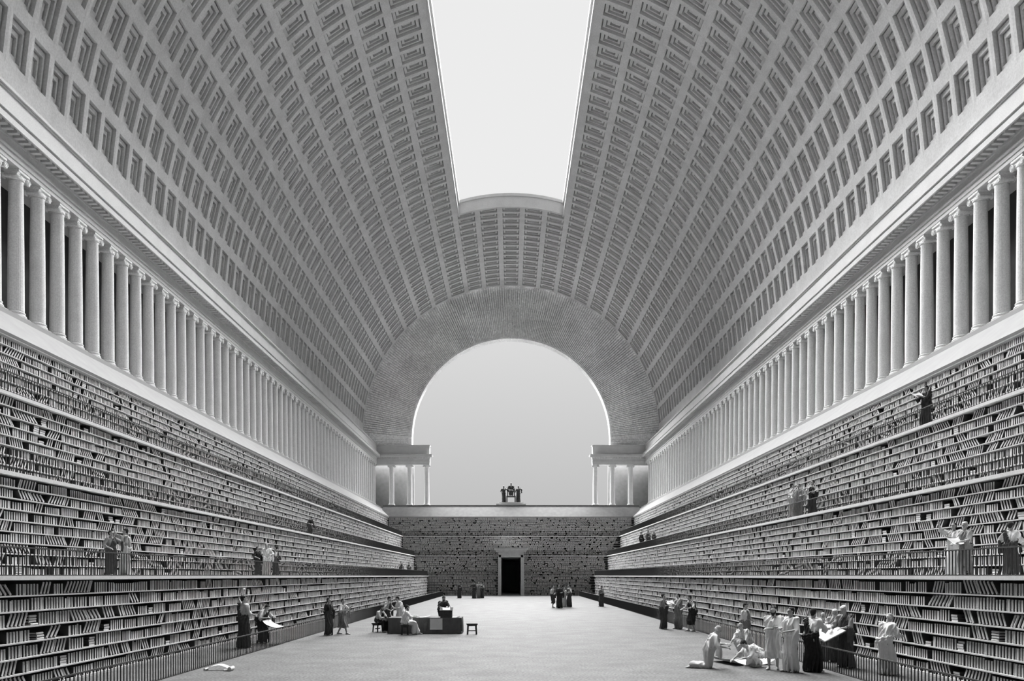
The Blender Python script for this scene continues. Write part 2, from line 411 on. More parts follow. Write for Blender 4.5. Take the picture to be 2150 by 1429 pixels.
# --- right middle
gfig('R1', 'man in dark toga at left of the trio by the right railing', 1392, 1320, 1244, 60, tunic='m', mantle='d', hair='d', rh=(-0.2, 0.25, -0.2), seed=12)
gfig('R2', 'middle man of the trio by the right railing holding a paper', 1425, 1320, 1243, -80, tunic='l', mantle='m', hair='d', rh=(-0.1, 0.38, -0.12), lh=(-0.1, 0.36, -0.15), seed=13)
gfig('R3', 'man in black mantle leaning in at right of the trio by the railing', 1452, 1321, 1247, -75, pose='stoop', X=8.42, tunic='l', mantle='k', hair='d', short=True, lean=20, rh=(0, 0.32, -0.3), frac=0.96, seed=14)
# --- centre distance
gfig('D1', 'leftmost and palest of four men talking right of the far door', 1160, 1275, 1227, 60, tunic='l', mantle='d', hair='d', small=True, short=True, seed=15)
gfig('D2', 'darkest and tallest of four men talking right of the far door', 1175, 1276, 1225, -30, tunic='d', mantle='k', hair='d', small=True, seed=16)
gfig('D3', 'pale-robed third man of four talking right of the far door', 1184, 1274, 1231, 20, tunic='l', mantle='l', hair='d', small=True, seed=17)
gfig('D4', 'rightmost of four men talking right of the far door, dark trailing robe', 1196, 1274, 1225, -70, tunic='l', mantle='d', hair='d', small=True, seed=18)
gfig('E1', 'lone man in dark mantle at far end of the right floor railing', 1263, 1273, 1228, -60, tunic='m', mantle='d', hair='d', small=True, seed=19)
gfig('C1', 'lone man in dark mantle left of the far door near the corner', 965, 1255, 1220, -40, tunic='m', mantle='d', hair='d', small=True, seed=20)
gfig('C2', 'dark leftmost man of the trio left of the far door, arm stretched out', 996, 1255.5, 1219, -50, tunic='d', mantle='d', hair='d', small=True, rh=(0.3, 0.4, -0.1), seed=21)
gfig('C3', 'middle man of the trio left of the far door, pale shoulders', 1005, 1255, 1220, 0, tunic='l', mantle='m', hair='l', small=True, seed=22)
gfig('C4', 'rightmost man of the trio standing just left of the far door', 1013, 1255, 1221, -60, tunic='l', mantle='d', hair='d', small=True, seed=23)
# --- left front
gfig('L1', 'man raising one arm high behind the left floor railing', 510, 1361, 1246, 140, X=-9.65, tunic='l', mantle='d', hair='d', rh=(0.0, 0.25, -0.3), lh=(0.18, 0.22, 0.48), heady=20, frac=1.0, seed=24)
gfig('L2', 'hunched man reading a large sheet spread over the left floor railing', 553, 1349, 1272, 60, X=-9.55, pose='bend', tunic='l', mantle='k', hair='d', rh=(0, 0.32, -0.22), lh=(0, 0.34, -0.2), H=1.72, lean=38, headp=16, seed=25)
gfig('L3', 'man wrapped in black cloak walking on the open floor left of the table', 689, 1333, 1252, 70, tunic='k', mantle='d', hair='d', rh=(0.3, -0.1, -0.2), lh=(0.1, 0.25, -0.2), seed=26)
gfig('L4', 'striding companion in light tunic beside the black-cloaked man', 718, 1331, 1252, 75, pose='walk', tunic='l', mantle='m', hair='d', lh=(0.1, 0.3, -0.05), rh=(0.1, 0.3, -0.2), short=True, heady=20, seed=27)
# --- table group
gfig('M1', 'seated man in dark cloak holding a paper at the table left end', 793, 1326, 1270, 65, pose='sit', H=1.72, tunic='l', mantle='k', hair='d', beard=True, rh=(-0.05, 0.36, -0.30), lh=(-0.05, 0.36, -0.30), lean=22, headp=15, seed=28)
gfig('M2', 'left one of the two men standing behind the table left end', 814, 1322, 1249, 70, tunic='l', mantle='d', hair='d', lean=16, pose='stoop', headp=15, frac=0.97, seed=29)
gfig('M3', 'right one of two men standing behind the table, in pale mantle', 838, 1322, 1249, -60, tunic='l', mantle='w', hair='d', lean=16, pose='stoop', headp=15, frac=0.97, seed=30)
gfig('M4', 'man in white tunic seated with crossed legs in front of the table', 850, 1332, 1267, 100, pose='sit', H=1.78, tunic='w', mantle='w', hair='d', beard=True, rh=(0, 0.44, -0.18), lh=(0.0, 0.40, -0.15), lean=8, headp=10, ftpos=[(0.10, 0.38, 0), (-0.05, 0.58, 0.04)], seed=31)
gfig('M5', 'man writing at a small desk on the table right half', 929, 1320, 1248, 30, pose='stoop', tunic='d', mantle='k', hair='d', beard=True, rh=(0, 0.36, -0.24), lh=(0, 0.36, -0.24), lean=22, headp=15, frac=0.96, seed=32)
# --- galleries, right
tfig('T1', 'man pointing up with a raised arm on the first right gallery', 1, 2003, 1093, -60, 11.75, tunic='l', mantle='w', hair='d', rh=(0.05, 0.42, 0.28), lh=(-0.15, 0.3, -0.15), headp=-10, seed=33)
tfig('T2', 'bearded man in dark toga behind the pointing man on first right gallery', 1, 2028, 1091, -75, 11.6, tunic='l', mantle='m', hair='l', beard=True, lh=(-0.1, 0.3, -0.32), headp=10, seed=34)
tfig('T3', 'man in pale mantle nearest the right edge of the first right gallery', 1, 2121, 1092, 120, 11.8, tunic='w', mantle='d', hair='d', seed=35)
tfig('U1', 'left pale one of three men on the second right gallery', 2, 1662, 1012, 60, 13.4, tunic='l', mantle='l', hair='d', seed=36)
tfig('U2', 'middle one of three men leaning together on the second right gallery', 2, 1677, 1013, -40, 13.5, tunic='l', mantle='m', hair='d', seed=37)
tfig('U3', 'man in black mantle and pale tunic, right of three on second right gallery', 2, 1707, 1005, -70, 13.4, tunic='l', mantle='k', hair='d', rh=(0, 0.4, -0.15), seed=38)
tfig('F1', 'leftmost of three dark distant men on the second right gallery', 2, 1346, 1115, 50, 13.4, tunic='d', mantle='k', hair='d', small=True, seed=39)
tfig('F2', 'middle of three dark distant men on the second right gallery', 2, 1361, 1112, -50, 13.5, tunic='m', mantle='d', hair='d', small=True, seed=40)
tfig('F3', 'rightmost of three dark distant men on the second right gallery', 2, 1373, 1115, -60, 13.4, tunic='d', mantle='k', hair='d', small=True, seed=41)
tfig('V1', 'lone man in black reading on the third right gallery', 3, 1946, 806, -80, 15.3, tunic='k', mantle='k', hair='d', rh=(-0.05, 0.38, -0.08), lh=(-0.05, 0.38, -0.12), headp=8, seed=42)
# --- galleries, left
tfig('S1', 'man in dark mantle on first left gallery near the left edge', 1, 232, 1110, 70, -11.7, tunic='m', mantle='d', hair='d', lh=(0.0, 0.40, 0.05), seed=43)
tfig('S2', 'man in lighter mantle facing him on first left gallery, arm raised', 1, 265, 1106, -60, -11.6, tunic='m', mantle='l', hair='d', rh=(-0.05, 0.36, 0.25), seed=44)
tfig('B1', 'left one of the middle trio on the first left gallery, all in black', 1, 540, 1145, 70, -11.6, tunic='k', mantle='k', hair='d', seed=45)
tfig('B2', 'middle one of the trio on the first left gallery, in white', 1, 560, 1139, 10, -11.7, tunic='w', mantle='w', hair='d', bald=True, seed=46)
tfig('B3', 'right one of the middle trio on the first left gallery, dark back', 1, 580, 1144, -70, -11.6, tunic='l', mantle='d', hair='d', seed=47)
tfig('H1', 'lone dark reader leaning on the second left gallery railing', 2, 650, 1083, 60, -13.15, pose='stoop', tunic='d', mantle='k', hair='d', frac=0.94, headp=15, seed=48)
tfig('J1', 'leftmost pale-shouldered of three distant men on first left gallery', 1, 841, 1177, 40, -11.6, tunic='l', mantle='d', hair='d', small=True, seed=49)
tfig('J2', 'middle of three distant men on the first left gallery', 1, 858, 1179, -20, -11.7, tunic='l', mantle='d', hair='d', small=True, seed=50)
tfig('J3', 'rightmost and darkest of three distant men on the first left gallery', 1, 873, 1178, -60, -11.6, tunic='d', mantle='k', hair='d', small=True, seed=51)

# --- statue group on the end wall
st = empty('statue_group', (0.0, 115.6, E + ZT[4]), 'dark statue group of a seated figure between two standing ones above the far door', 'statue')
sy = 115.6; sz = E + ZT[4]
m = MB(); m.box(-2.1, 2.1, -0.9, 0.9, 0, 0.22); m.box(-1.75, 1.75, -0.7, 0.7, 0.22, 0.45)
m.build('pedestal', M_STONE, st)
m = MB(); m.box(-0.55, 0.55, -0.40, 0.45, 1.95, 2.12); m.box(-0.50, 0.50, 0.33, 0.45, 2.12, 2.75); m.box(-0.66, 0.66, -0.75, 0.45, 1.20, 1.34)
for a_ in (-1, 1):
    m.box(a_ * 0.55, a_ * 0.42, -0.40, -0.24, 1.34, 1.95); m.box(a_ * 0.55, a_ * 0.42, 0.3, 0.45, 1.34, 1.95); m.box(a_ * 0.66, a_ * 0.50, -0.75, 0.45, 0.45, 1.20)
m.build('throne', M_STATUE, st)
for nm, dx, dz, hh, fc, ps in (('seated_figure', 0.0, 1.36, 2.55, 0, 'sit'), ('standing_figure', -1.05, 0.45, 2.45, 25, 'stand'), ('standing_figure', 1.05, 0.45, 2.45, -25, 'stand')):
    b, _, _ = person('x', dx, 0.0, dz, hh, fc, pose=ps, small=True, name=nm, cat='statue', lh=(0.1, 0.2, 0.1) if ps == 'stand' else None, seed=int(dx * 10))
    b.parent = st

# freeze all remeshed figures
bpy.context.view_layer.update()
dg = bpy.context.evaluated_depsgraph_get()
new = []
for o in PENDING:
    ev = o.evaluated_get(dg)
    new.append((o, bpy.data.meshes.new_from_object(ev, depsgraph=dg)))
for o, me in new:
    nm = o.data.name; old = o.data
    mats = [mm for mm in old.materials]
    o.modifiers.clear(); o.data = me
    if len(me.materials) == 0:
        for mm in mats: me.materials.append(mm)
    me.polygons.foreach_set('use_smooth', [True] * len(me.polygons))
    bpy.data.meshes.remove(old); me.name = nm
    if nm.split('.')[0] in ('tunic', 'mantle') and len(me.vertices):
        n_ = len(me.vertices); co_ = np.empty(n_ * 3); me.vertices.foreach_get('co', co_); co_ = co_.reshape(-1, 3)
        nr_ = np.empty(n_ * 3); me.vertex_normals.foreach_get('vector', nr_); nr_ = nr_.reshape(-1, 3)
        x_, y_, z_ = co_.T; sd = (len(nm) * 7 + n_ % 13) * 0.5
        if nm.startswith('tunic'):
            a_ = np.arctan2(x_, y_ + 0.02); ph_ = 12 * a_ + 20 * z_ + 1.6 * np.sin(7 * z_ + sd) + 1.5 * np.sin(9 * x_ + 7 * y_); am = 0.015
        else:
            a_ = np.arctan2(x_, y_ + 0.02)
            low = np.clip((1.0 - z_) / 0.5, 0, 1)
            ph_ = low * (13 * a_ + 3.5 * z_ + 1.5 * np.sin(6 * z_ + sd)) + (1 - low) * (13 * a_ + 18 * (z_ - 1)) + 1.4 * np.sin(8 * x_ + 5 * z_ + sd); am = 0.017
        r_ = (1 - np.abs(np.sin(ph_ * 0.5)) * 2)
        co_ += nr_ * (r_ * am)[:, None]
        me.vertices.foreach_set('co', co_.ravel()); me.update()

# ------------------------------------------------------------------ floor, outer walls
Y0, YEND = -12.0, 107.0
m = MB(); m.box(-11.2, 11.2, Y0, 107.4, -0.3, 0.0)
tag(m.build('floor', M_FLOOR), 'worn pale stone floor running down the middle of the hall', 'floor', kind='structure')
m = MB(); m.box(-24, 24, Y0 - 0.5, Y0, -0.3, 45)  # unseen wall added to keep light from entering behind the camera
tag(m.build('wall_front', M_DARK), 'unseen dark wall added to block light at the near end of the hall', 'wall', kind='structure')
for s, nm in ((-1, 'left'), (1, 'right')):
    m = MB(); m.box(s * 20.5, s * 20.9, Y0, 117.6, E + ZT[4] - 0.3, E + 16.0)  # ambulatory shade between the columns is put into the wall colour
    tag(m.build('wall_' + nm, M_DARK), 'wall behind the %s colonnade, painted dark for its shade' % nm, 'wall', kind='structure')

# ------------------------------------------------------------------ vault with coffers
RV, ZC = 20.9, E + 19.97
YS = 90.32
PY, OY = 1.531, 1.16
PA, OA = 6.95, 5.25
def vp(th, r, y): t = math.radians(th); return (r * math.cos(t), y, ZC + r * math.sin(t))
vm = MB()
def arcstrip(t0, t1, y0, y1, r=RV):
    n = max(1, int(round(abs(t1 - t0) / 3.0)))
    for i in range(n):
        a, b = t0 + (t1 - t0) * i / n, t0 + (t1 - t0) * (i + 1) / n
        vm.quad(vp(a, r, y0), vp(b, r, y0), vp(b, r, y1), vp(a, r, y1))
def coffer(tc, yc0, yc1, yo0, yo1):
    cur = [tc - PA / 2, tc + PA / 2, yc0, yc1]; r = RV
    rad = [RV, RV + 0.18, RV + 0.30, RV + 0.40]
    nxt = [(tc - OA / 2, tc + OA / 2, yo0, yo1),
           (tc - OA / 2 + 0.78, tc + OA / 2 - 0.78, yo0 + 0.18, yo1 - 0.18),
           (tc - OA / 2 + 1.55, tc + OA / 2 - 1.55, yo0 + 0.35, yo1 - 0.35)]
    def ring(q, r_): return [vp(q[0], r_, q[2]), vp(q[1], r_, q[2]), vp(q[1], r_, q[3]), vp(q[0], r_, q[3])]
    vs = []; fs = []
    rings = [ring(cur, RV)]
    gd, gw, ga = 0.34, 0.075, 0.20      # narrow groove added to deepen the shade at the foot of each step
    for i, q in enumerate(nxt):
        q2 = (q[0] + ga, q[1] - ga, q[2] + gw, q[3] - gw)
        rings.append(ring(q, rad[i])); rings.append(ring(q, rad[i + 1] + gd))
        rings.append(ring(q2, rad[i + 1] + gd)); rings.append(ring(q2, rad[i + 1]))
    for rr in rings: vs += rr
    for k in range(len(rings) - 1):
        for i in range(4):
            j = (i + 1) % 4; fs.append((k * 4 + i, k * 4 + j, k * 4 + 4 + j, k * 4 + 4 + i))
    k = (len(rings) - 1) * 4; fs.append((k, k + 1, k + 2, k + 3))
    vm.add(vs, fs)
kmin, kmax = -9, 52
ya = 34.98 + (PY - OY) / 2 + PY * (kmin - 1); yb = 34.98 + (PY - OY) / 2 + PY * kmax
YA = 115.1
for j in range(-12, 13):
    tc = 90 + PA * j
    for k in range(kmin, kmax + 1):
        far = 34.98 + PY * k
        c0, c1 = far - OY - (PY - OY) / 2, far + (PY - OY) / 2
        if abs(j) <= 2 and c1 <= YS + 0.1: continue
        coffer(tc, c0, c1, far - OY, far)
    if abs(j) > 2: arcstrip(tc - PA / 2, tc + PA / 2, Y0, ya)
    arcstrip(tc - PA / 2, tc + PA / 2, yb, YA + 0.2)
SA = 16.3
YSK = 20.0     # near end of the skylight, above the frame
for a, b in ((90 - 2.5 * PA, 90 - SA), (90 + SA, 90 + 2.5 * PA)): arcstrip(a, b, Y0, YS)
arcstrip(90 - SA, 90 + SA, Y0, YSK)
for a, b in ((-4.2, 90 - 12.5 * PA), (90 + 12.5 * PA, 184.2)): arcstrip(a, b, Y0, YA + 0.2)
tag(vm.build('ceiling', M_VAULT), 'huge barrel vault of sunken stepped coffers over the whole hall', 'ceiling', kind='structure')

# skylight curb
sk = MB()
xs = RV * math.sin(math.radians(SA)); zs = ZC + RV * math.cos(math.radians(SA)); TH = 1.43
n = 16
def zin(x): return ZC + math.sqrt(RV * RV - x * x)
for s in (-1, 1):
    sk.box(s * xs, s * (xs + 0.35), YSK, YS + 0.4, zs - 0.02, zs + TH)
    sk.box(s * (xs - 0.16), s * (xs + 0.02), YSK, YS, zs + TH - 0.45, zs + TH)
    sk.box(s * (xs - 0.08), s * (xs + 0.02), YSK, YS, zs - 0.10, zs + 0.22)
for i in range(n):
    x0, x1 = -xs + 2 * xs * i / n, -xs + 2 * xs * (i + 1) / n
    for (ya_, yb_, za, zb) in ((YS, YS + 0.35, -0.05, TH), (YS - 0.16, YS + 0.02, TH - 0.30, TH), (YS - 0.07, YS + 0.02, -0.07, 0.12)):
        sk.add([(x0, ya_, zin(x0) + za), (x1, ya_, zin(x1) + za), (x1, yb_, zin(x1) + za), (x0, yb_, zin(x0) + za),
                (x0, ya_, zin(x0) + zb), (x1, ya_, zin(x1) + zb), (x1, yb_, zin(x1) + zb), (x0, yb_, zin(x0) + zb)],
               [(0, 3, 2, 1), (4, 5, 6, 7), (0, 1, 5, 4), (1, 2, 6, 5), (2, 3, 7, 6), (3, 0, 4, 7)])
sk.box(-xs - .35, xs + .35, YSK - .4, YSK, zs - 0.02, zs + TH)
tag(sk.build('window_1', M_STONE), 'pale stone frame of the long open skylight in the vault crown', 'skylight', kind='structure')

# ------------------------------------------------------------------ end arch ring
ar = MB(); RI, ZI = 14.0, E + 19.45
nw = 200; gap = 0.17
def opt(a, inner): 
    t = math.radians(a)
    return (RI * math.cos(t), ZI + RI * math.sin(t)) if inner else ((RV + 0.5) * math.cos(t), ZC + (RV + 0.5) * math.sin(t))
def q4(a0, a1, y):
    i0, o0, i1, o1 = opt(a0, 1), opt(a0, 0), opt(a1, 1), opt(a1, 0)
    return [(i0[0], y, i0[1]), (o0[0], y, o0[1]), (o1[0], y, o1[1]), (i1[0], y, i1[1])]
yf, yg = YA, YA + 0.30
for i in range(nw):
    a0, a1 = 180 * i / nw, 180 * (i + 1) / nw
    A = q4(a0 + gap / 2, a1 - gap / 2, yf); ar.add(A, [(0, 1, 2, 3)])
    B = q4(a1 - gap / 2, a1 + gap / 2, yg) if i < nw - 1 else None
    if B:
        ar.add(B, [(0, 1, 2, 3)])
        Af = q4(a1 - gap / 2, a1 + gap / 2, yf)
        ar.quad(Af[0], Af[1], B[1], B[0]); ar.quad(Af[3], Af[2], B[2], B[3])
    I = [opt(a0, 1), opt(a1, 1)]
    ar.quad((I[0][0], yf, I[0][1]), (I[1][0], yf, I[1][1]), (I[1][0], yf + 1.6, I[1][1]), (I[0][0], yf + 1.6, I[0][1]))
    Bk = q4(a0, a1, yf + 1.6); ar.add(Bk, [(0, 1, 2, 3)])
for s in (-1, 1):
    for k in range(5):
        zz = E + 18.3 + k * 0.31
        z1 = min(zz + 0.28, ZI)
        if zz < ZI: ar.box(s * RI, s * RV, yf, yf + 1.6, zz, z1)
    ar.box(s * (RI + .02), s * (RV - .02), yf + 0.12, yf + 1.5, E + 18.3, ZI)
    ar.add([(s * RI, yf, ZI), (s * RV, yf, ZI), (s * RV, yf, ZC), ], [(0, 1, 2)])
# small raised edge round the opening
for i in range(90):
    a0, a1 = 2 * i, 2 * i + 2
    for rr0, rr1, y_ in ((RI - 0.02, RI + 0.22, yf - 0.08),):
        p = []
        for a, r_ in ((a0, rr0), (a0, rr1), (a1, rr1), (a1, rr0)):
            t = math.radians(a); p.append((r_ * math.cos(t), ZI + r_ * math.sin(t)))
        ar.add([(q[0], y_, q[1]) for q in p] + [(q[0], yf, q[1]) for q in p], [(0, 1, 2, 3), (0, 1, 5, 4), (2, 3, 7, 6)])
tag(ar.build('wall_back', M_RING), 'end wall arch of close radial stones round the bright opening', 'wall', kind='structure')

# ------------------------------------------------------------------ entablatures
ENT = [(0.0, 15.65, 15.82), (0.03, 15.82, 16.03), (0.09, 16.03, 16.12), (0.02, 16.12, 16.44), (0.08, 16.44, 16.86), (0.55, 16.84, 16.92), (0.60, 16.92, 16.97), (0.50, 16.97, 17.05),
       (0.0, 17.05, 18.2), (0.06, 18.2, 18.26), (0.12, 18.26, 18.37)]
XF = 18.9; YF = 114.75
for s, nm in ((-1, 'left'), (1, 'right')):
    e = MB()
    for o, z0, z1 in ENT: e.box(s * (XF - o), s * 21.0, Y0, YF - 0.02 if o > 0.3 else YF + 0.5, E + z0, E + z1)
    e.box(s * (XF - 0.55), s * (XF - 0.47), Y0, YF - 0.02, E + 16.60, E + 16.86)
    e.box(s * 21.0, s * 22.6, Y0, 119, E + 15.65, E + 15.9)
    y = 20.0
    while y < YF - 0.6:
        e.box(s * (XF - 0.46), s * (XF - 0.07), y, y + 0.17, E + 16.52, E + 16.80); y += 0.36
    tag(e.build('trim_1' if s < 0 else 'trim_2', M_STONE), 'pale entablature with dentil cornice over the %s colonnade' % nm, 'cornice', kind='structure')
    e = MB()
    for o, z0, z1 in ENT:
        end = 11.48 - o * 0.7
        e.box(s * end, s * (XF + 2.0), YF - o, YF + 1.2, E + z0, E + z1)
    e.box(s * 11.1, s * (XF + .5), YF - 0.55, YF - 0.47, E + 16.60, E + 16.86)
    x = 11.6
    while x < XF - 0.5:
        e.box(s * x, s * (x + 0.2), YF - 0.46, YF - 0.07, E + 16.52, E + 16.80); x += 0.36
    tag(e.build('trim_3' if s < 0 else 'trim_4', M_STONE), 'short entablature block on the end columns at %s of the arch' % nm, 'cornice', kind='structure')
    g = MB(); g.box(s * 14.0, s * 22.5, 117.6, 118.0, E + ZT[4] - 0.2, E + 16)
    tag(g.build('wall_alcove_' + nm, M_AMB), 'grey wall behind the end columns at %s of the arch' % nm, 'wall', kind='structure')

# ------------------------------------------------------------------ stylobate band
for s, nm in ((-1, 'left'), (1, 'right')):
    b = MB()
    prof = [(16.90, ZT[3] - 0.06), (16.86, ZT[3] + 0.02), (16.95, ZT[3] + 0.10), (18.42, 9.56), (18.60, 9.60), (18.60, 9.72), (18.72, 9.76), (18.72, ZT[4]), (22.6, ZT[4]), (22.6, ZT[3] - 0.3), (17.2, ZT[3] - 0.3)]
    pr = [(s * x, E + z) for x, z in prof]
    if s > 0: pr = pr[::-1]
    b.prism_y(pr, Y0, 118)
    tag(b.build('trim_5' if s < 0 else 'trim_6', M_STYL), 'pale sloping stone base under the %s colonnade' % nm, 'plinth', kind='structure')
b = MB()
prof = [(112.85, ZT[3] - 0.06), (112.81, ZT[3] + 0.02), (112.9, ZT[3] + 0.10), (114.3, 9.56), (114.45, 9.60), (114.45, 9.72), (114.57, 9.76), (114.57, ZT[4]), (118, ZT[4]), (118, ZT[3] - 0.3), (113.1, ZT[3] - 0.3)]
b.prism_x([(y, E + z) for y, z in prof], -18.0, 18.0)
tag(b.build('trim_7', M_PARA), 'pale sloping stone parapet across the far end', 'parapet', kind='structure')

# ------------------------------------------------------------------ columns
def col_meshes():
    d = 0.30
    b = MB(); b.box(-0.37, 0.37, -0.37, 0.37, 0, 0.10)
    b.lathe([(0.36, 0.10), (0.38, 0.14), (0.36, 0.19), (0.32, 0.21), (0.315, 0.24), (0.335, 0.27), (0.335, 0.30), (0.305, 0.33)], 24)
    base = b.mesh('base', M_COL)
    sh = MB(); H = 5.75
    sh.lathe([(d * 1.03, 0.32), (d, 0.38)] + [(d - 0.042 * (t ** 1.6), 0.38 + (H - 0.36 - 0.38 - 0.06) * t) for t in [i / 6 for i in range(1, 7)]] + [(d - 0.025, H - 0.36)], 72, flute=0.035, nfl=24)
    shaft = sh.mesh('shaft', M_COL, smooth=True)
    c = MB()
    c.lathe([(0.265, H - 0.37), (0.30, H - 0.33), (0.31, H - 0.27), (0.28, H - 0.22)], 24)
    c.box(-0.33, 0.33, -0.36, 0.36, H - 0.10, H)
    c.box(-0.28, 0.28, -0.33, 0.33, H - 0.22, H - 0.10)
    for sy_ in (-1, 1):
        cy, cz = sy_ * 0.32, H - 0.26
        c.tube((-0.31, cy, cz), (0.31, cy, cz), 0.075, 12)
        for sx in (-1, 1):      # scroll
            prev = None
            for i in range(20):
                a = i / 19 * 4.2 * math.pi; r_ = 0.135 * (1 - i / 19 * 0.80)
                p = (sx * 0.31, cy + r_ * math.cos(a) * sy_, cz + r_ * math.sin(a))
                if prev: c.tube(prev, p, 0.020, 5)
                prev = p
            c.tube((sx * 0.28, cy, cz), (sx * 0.33, cy, cz), 0.030, 8)
            c.tube((sx * 0.255, cy, cz), (sx * 0.30, cy, cz), 0.128, 14)
    cap = c.mesh('capital', M_COL)
    return base, shaft, cap
cb, cs, cc = col_meshes()
proto = empty('ionic_column', (0, 0, 0), 'x', 'column')
protoparts = [link_obj('base', cb, proto), link_obj('shaft', cs, proto), link_obj('capital', cc, proto)]
used = False
def column(x, y, label, group, rz=0.0, sc=1.0):
    global used
    if not used: o = proto; used = True; kids = protoparts
    else:
        o = proto.copy(); C.objects.link(o)
        for p in protoparts:
            q = p.copy(); q.parent = o; C.objects.link(q)
    o.location = (x, y, E + ZT[4]); o.rotation_euler = (0, 0, rz); o.scale = (sc, sc, 1)
    o['label'] = label; o['group'] = group
def ordn(n): return '%d%s' % (n, 'th' if 10 <= n % 100 <= 20 else {1: 'st', 2: 'nd', 3: 'rd'}.get(n % 10, 'th'))
CP = 1.443
for s, nm, yc in ((-1, 'left', 31.7), (1, 'right', 31.98)):
    for k in range(-1, 58):
        y = yc + CP * k
        if y > 114.2: break
        column(s * 19.25, y, 'pale Ionic column, %s counting from the picture\'s %s edge along the %s colonnade' % (ordn(k + 2), nm, nm), '%s colonnade' % nm)
for s, nm in ((-1, 'left'), (1, 'right')):
    for x, w in ((16.85, 'outermost'), (14.3, 'middle'), (11.9, 'innermost')):
        column(s * x, 115.1, '%s of three pale columns standing %s of the bright end opening' % (w, nm), 'columns of the end wall', rz=R(90), sc=1.22)

# ------------------------------------------------------------------ bookcases
NR = [7, 9, 9, 9]
PITCH = []
ZB = [-E, 0.0, ZT[1], ZT[2]]       # floor of each tier (eye based)
LED = 0.10
SHELVES = []       # (kind, tier, row, z0, hclear)
for t in range(4):
    h = (ZT[t] - ZB[t] - LED) / NR[t] if t > 0 else (E - LED - 0.06) / NR[0]
    PITCH.append(h)
def case(side, t):
    """side: 'left','right','end' (and halves)"""
    w, ye = W[t], YE[t]; z0, z1 = E + ZB[t], E + ZT[t]; h = PITCH[t]; D = 0.42
    nms = {'left': 'the left wall', 'right': 'the right wall', 'endl': 'the end wall left of the door', 'endr': 'the end wall right of the door', 'end': 'the end wall'}
    tn = ['ground floor', 'first gallery', 'second gallery', 'third gallery'][t]
    root = empty('bookcase', (0, 0, 0), 'long open pale bookcase on %s, %s' % (nms[side], tn), 'bookcase', 'built-in bookcases')
    wn = W[t + 1]
    def put(o0, o1, za, zb, name, m_):
        """o0,o1 distance behind the face"""
        b = MB()
        if side in ('left', 'right'):
            s = -1 if side == 'left' else 1
            b.box(s * (w + o0), s * (w + o1), Y0, ye + min(max(o1, 0), D), za, zb)
            root.location = (s * w, 60, z0)
        else:
            x0, x1 = {'endl': (-w - D - .1, -1.62), 'endr': (1.62, w + D + .1), 'end': (-w - D - .1, w + D + .1)}[side]
            b.box(x0, x1, ye + o0, ye + o1, za, zb)
            root.location = ((x0 + x1) / 2, ye, z0)
        L = root.location
        b.v = [(p[0] - L[0], p[1] - L[1], p[2] - L[2]) for p in b.v]
        return b.build(name, m_, root)
    put(D, D + 0.12, z0, z1 - LED, 'back_panel', M_BACK)
    top1 = (wn - w + 0.45) if t < 3 else 0.6
    if t == 3: put(-0.04, 0.5, z1 - LED, z1 - 0.02, 'top_ledge', M_SHELF)
    else: put(-0.07, top1, z1 - LED, z1, 'gallery_floor', M_STONE)
    if t == 0: put(0.0, D, z0, z0 + 0.06, 'plinth', M_SHELF)
    zz = z0 + (0.06 if t == 0 else 0.0)
    for r_ in range(NR[t]):
        if r_ > 0: put(0.0, D, zz + r_ * h - 0.022, zz + r_ * h + 0.010, 'shelf', M_SHELF)
        SHELVES.append((side, t, r_, zz + r_ * h + 0.010 * (r_ > 0), h - 0.035))
for t in range(4):
    case('left', t); case('right', t)
    if t < 2: case('endl', t); case('endr', t)
    else: case('end', t)

# ------------------------------------------------------------------ books
books = []    # (side, tier, row, s, z, thick, height, depth, lean(rad), flat)
rb = random.Random(11)
for side, t, r_, z, hc in SHELVES:
    w, ye = W[t], YE[t]
    if side in ('left', 'right'): s0, s1 = 11.0 + t * 2, ye - 0.05
    else: s0, s1 = {'endl': (-w + 0.05, -1.7), 'endr': (1.7, w - 0.05), 'end': (-w + 0.05, w - 0.05)}[side]
    p = s0
    base = (0.112, 0.098, 0.095, 0.095)[t]
    while p < s1 - 0.6:
        far = (side not in ('left', 'right')) or p > 62
        bw = base * (1.25 if far else 1.0)
        typ = rb.random()
        if typ < 0.58:        # upright run
            n_ = rb.randint(4, 13); hh = hc * rb.uniform(0.74, 0.94)
            for i in range(n_):
                if p > s1 - 0.2: break
                th = bw * rb.uniform(0.50, 0.62)
                if rb.random() < 0.12: hh = hc * rb.uniform(0.70, 0.94)
                books.append((side, t, r_, p, z, th, hh * rb.uniform(0.98, 1.0), 0.0, 0)); p += bw * rb.uniform(0.94, 1.06)
        elif typ < 0.88:      # leaning run
            n_ = rb.randint(3, 9); a = R(rb.uniform(18, 42)) * rb.choice((-1, 1)); L = hc * rb.uniform(0.86, 0.95) / max(math.cos(a), 0.8)
            if a < 0: p += L * math.sin(-a) * 0.55
            aa = a
            for i in range(n_):
                if p > s1 - 0.35: break
                th = bw * 0.55
                books.append((side, t, r_, p, z, th, L, aa, 0)); p += bw * 1.12 / math.cos(aa)
                aa *= rb.uniform(0.98, 1.10) if a < 0 else rb.uniform(0.93, 1.0)
                if abs(aa) > R(55): aa = math.copysign(R(55), aa)
            if a > 0: p += L * math.sin(aa) * 0.8
        elif typ < 0.95:      # flat stack
            n_ = rb.randint(2, 4); zz = z
            for i in range(n_):
                books.append((side, t, r_, p + rb.uniform(0, 0.04), zz, 0.05, 0.28, 0.0, 1)); zz += 0.062
            p += 0.36
        p += rb.uniform(0.01, 0.07) if rb.random() < 0.85 else rb.uniform(0.12, 0.28)

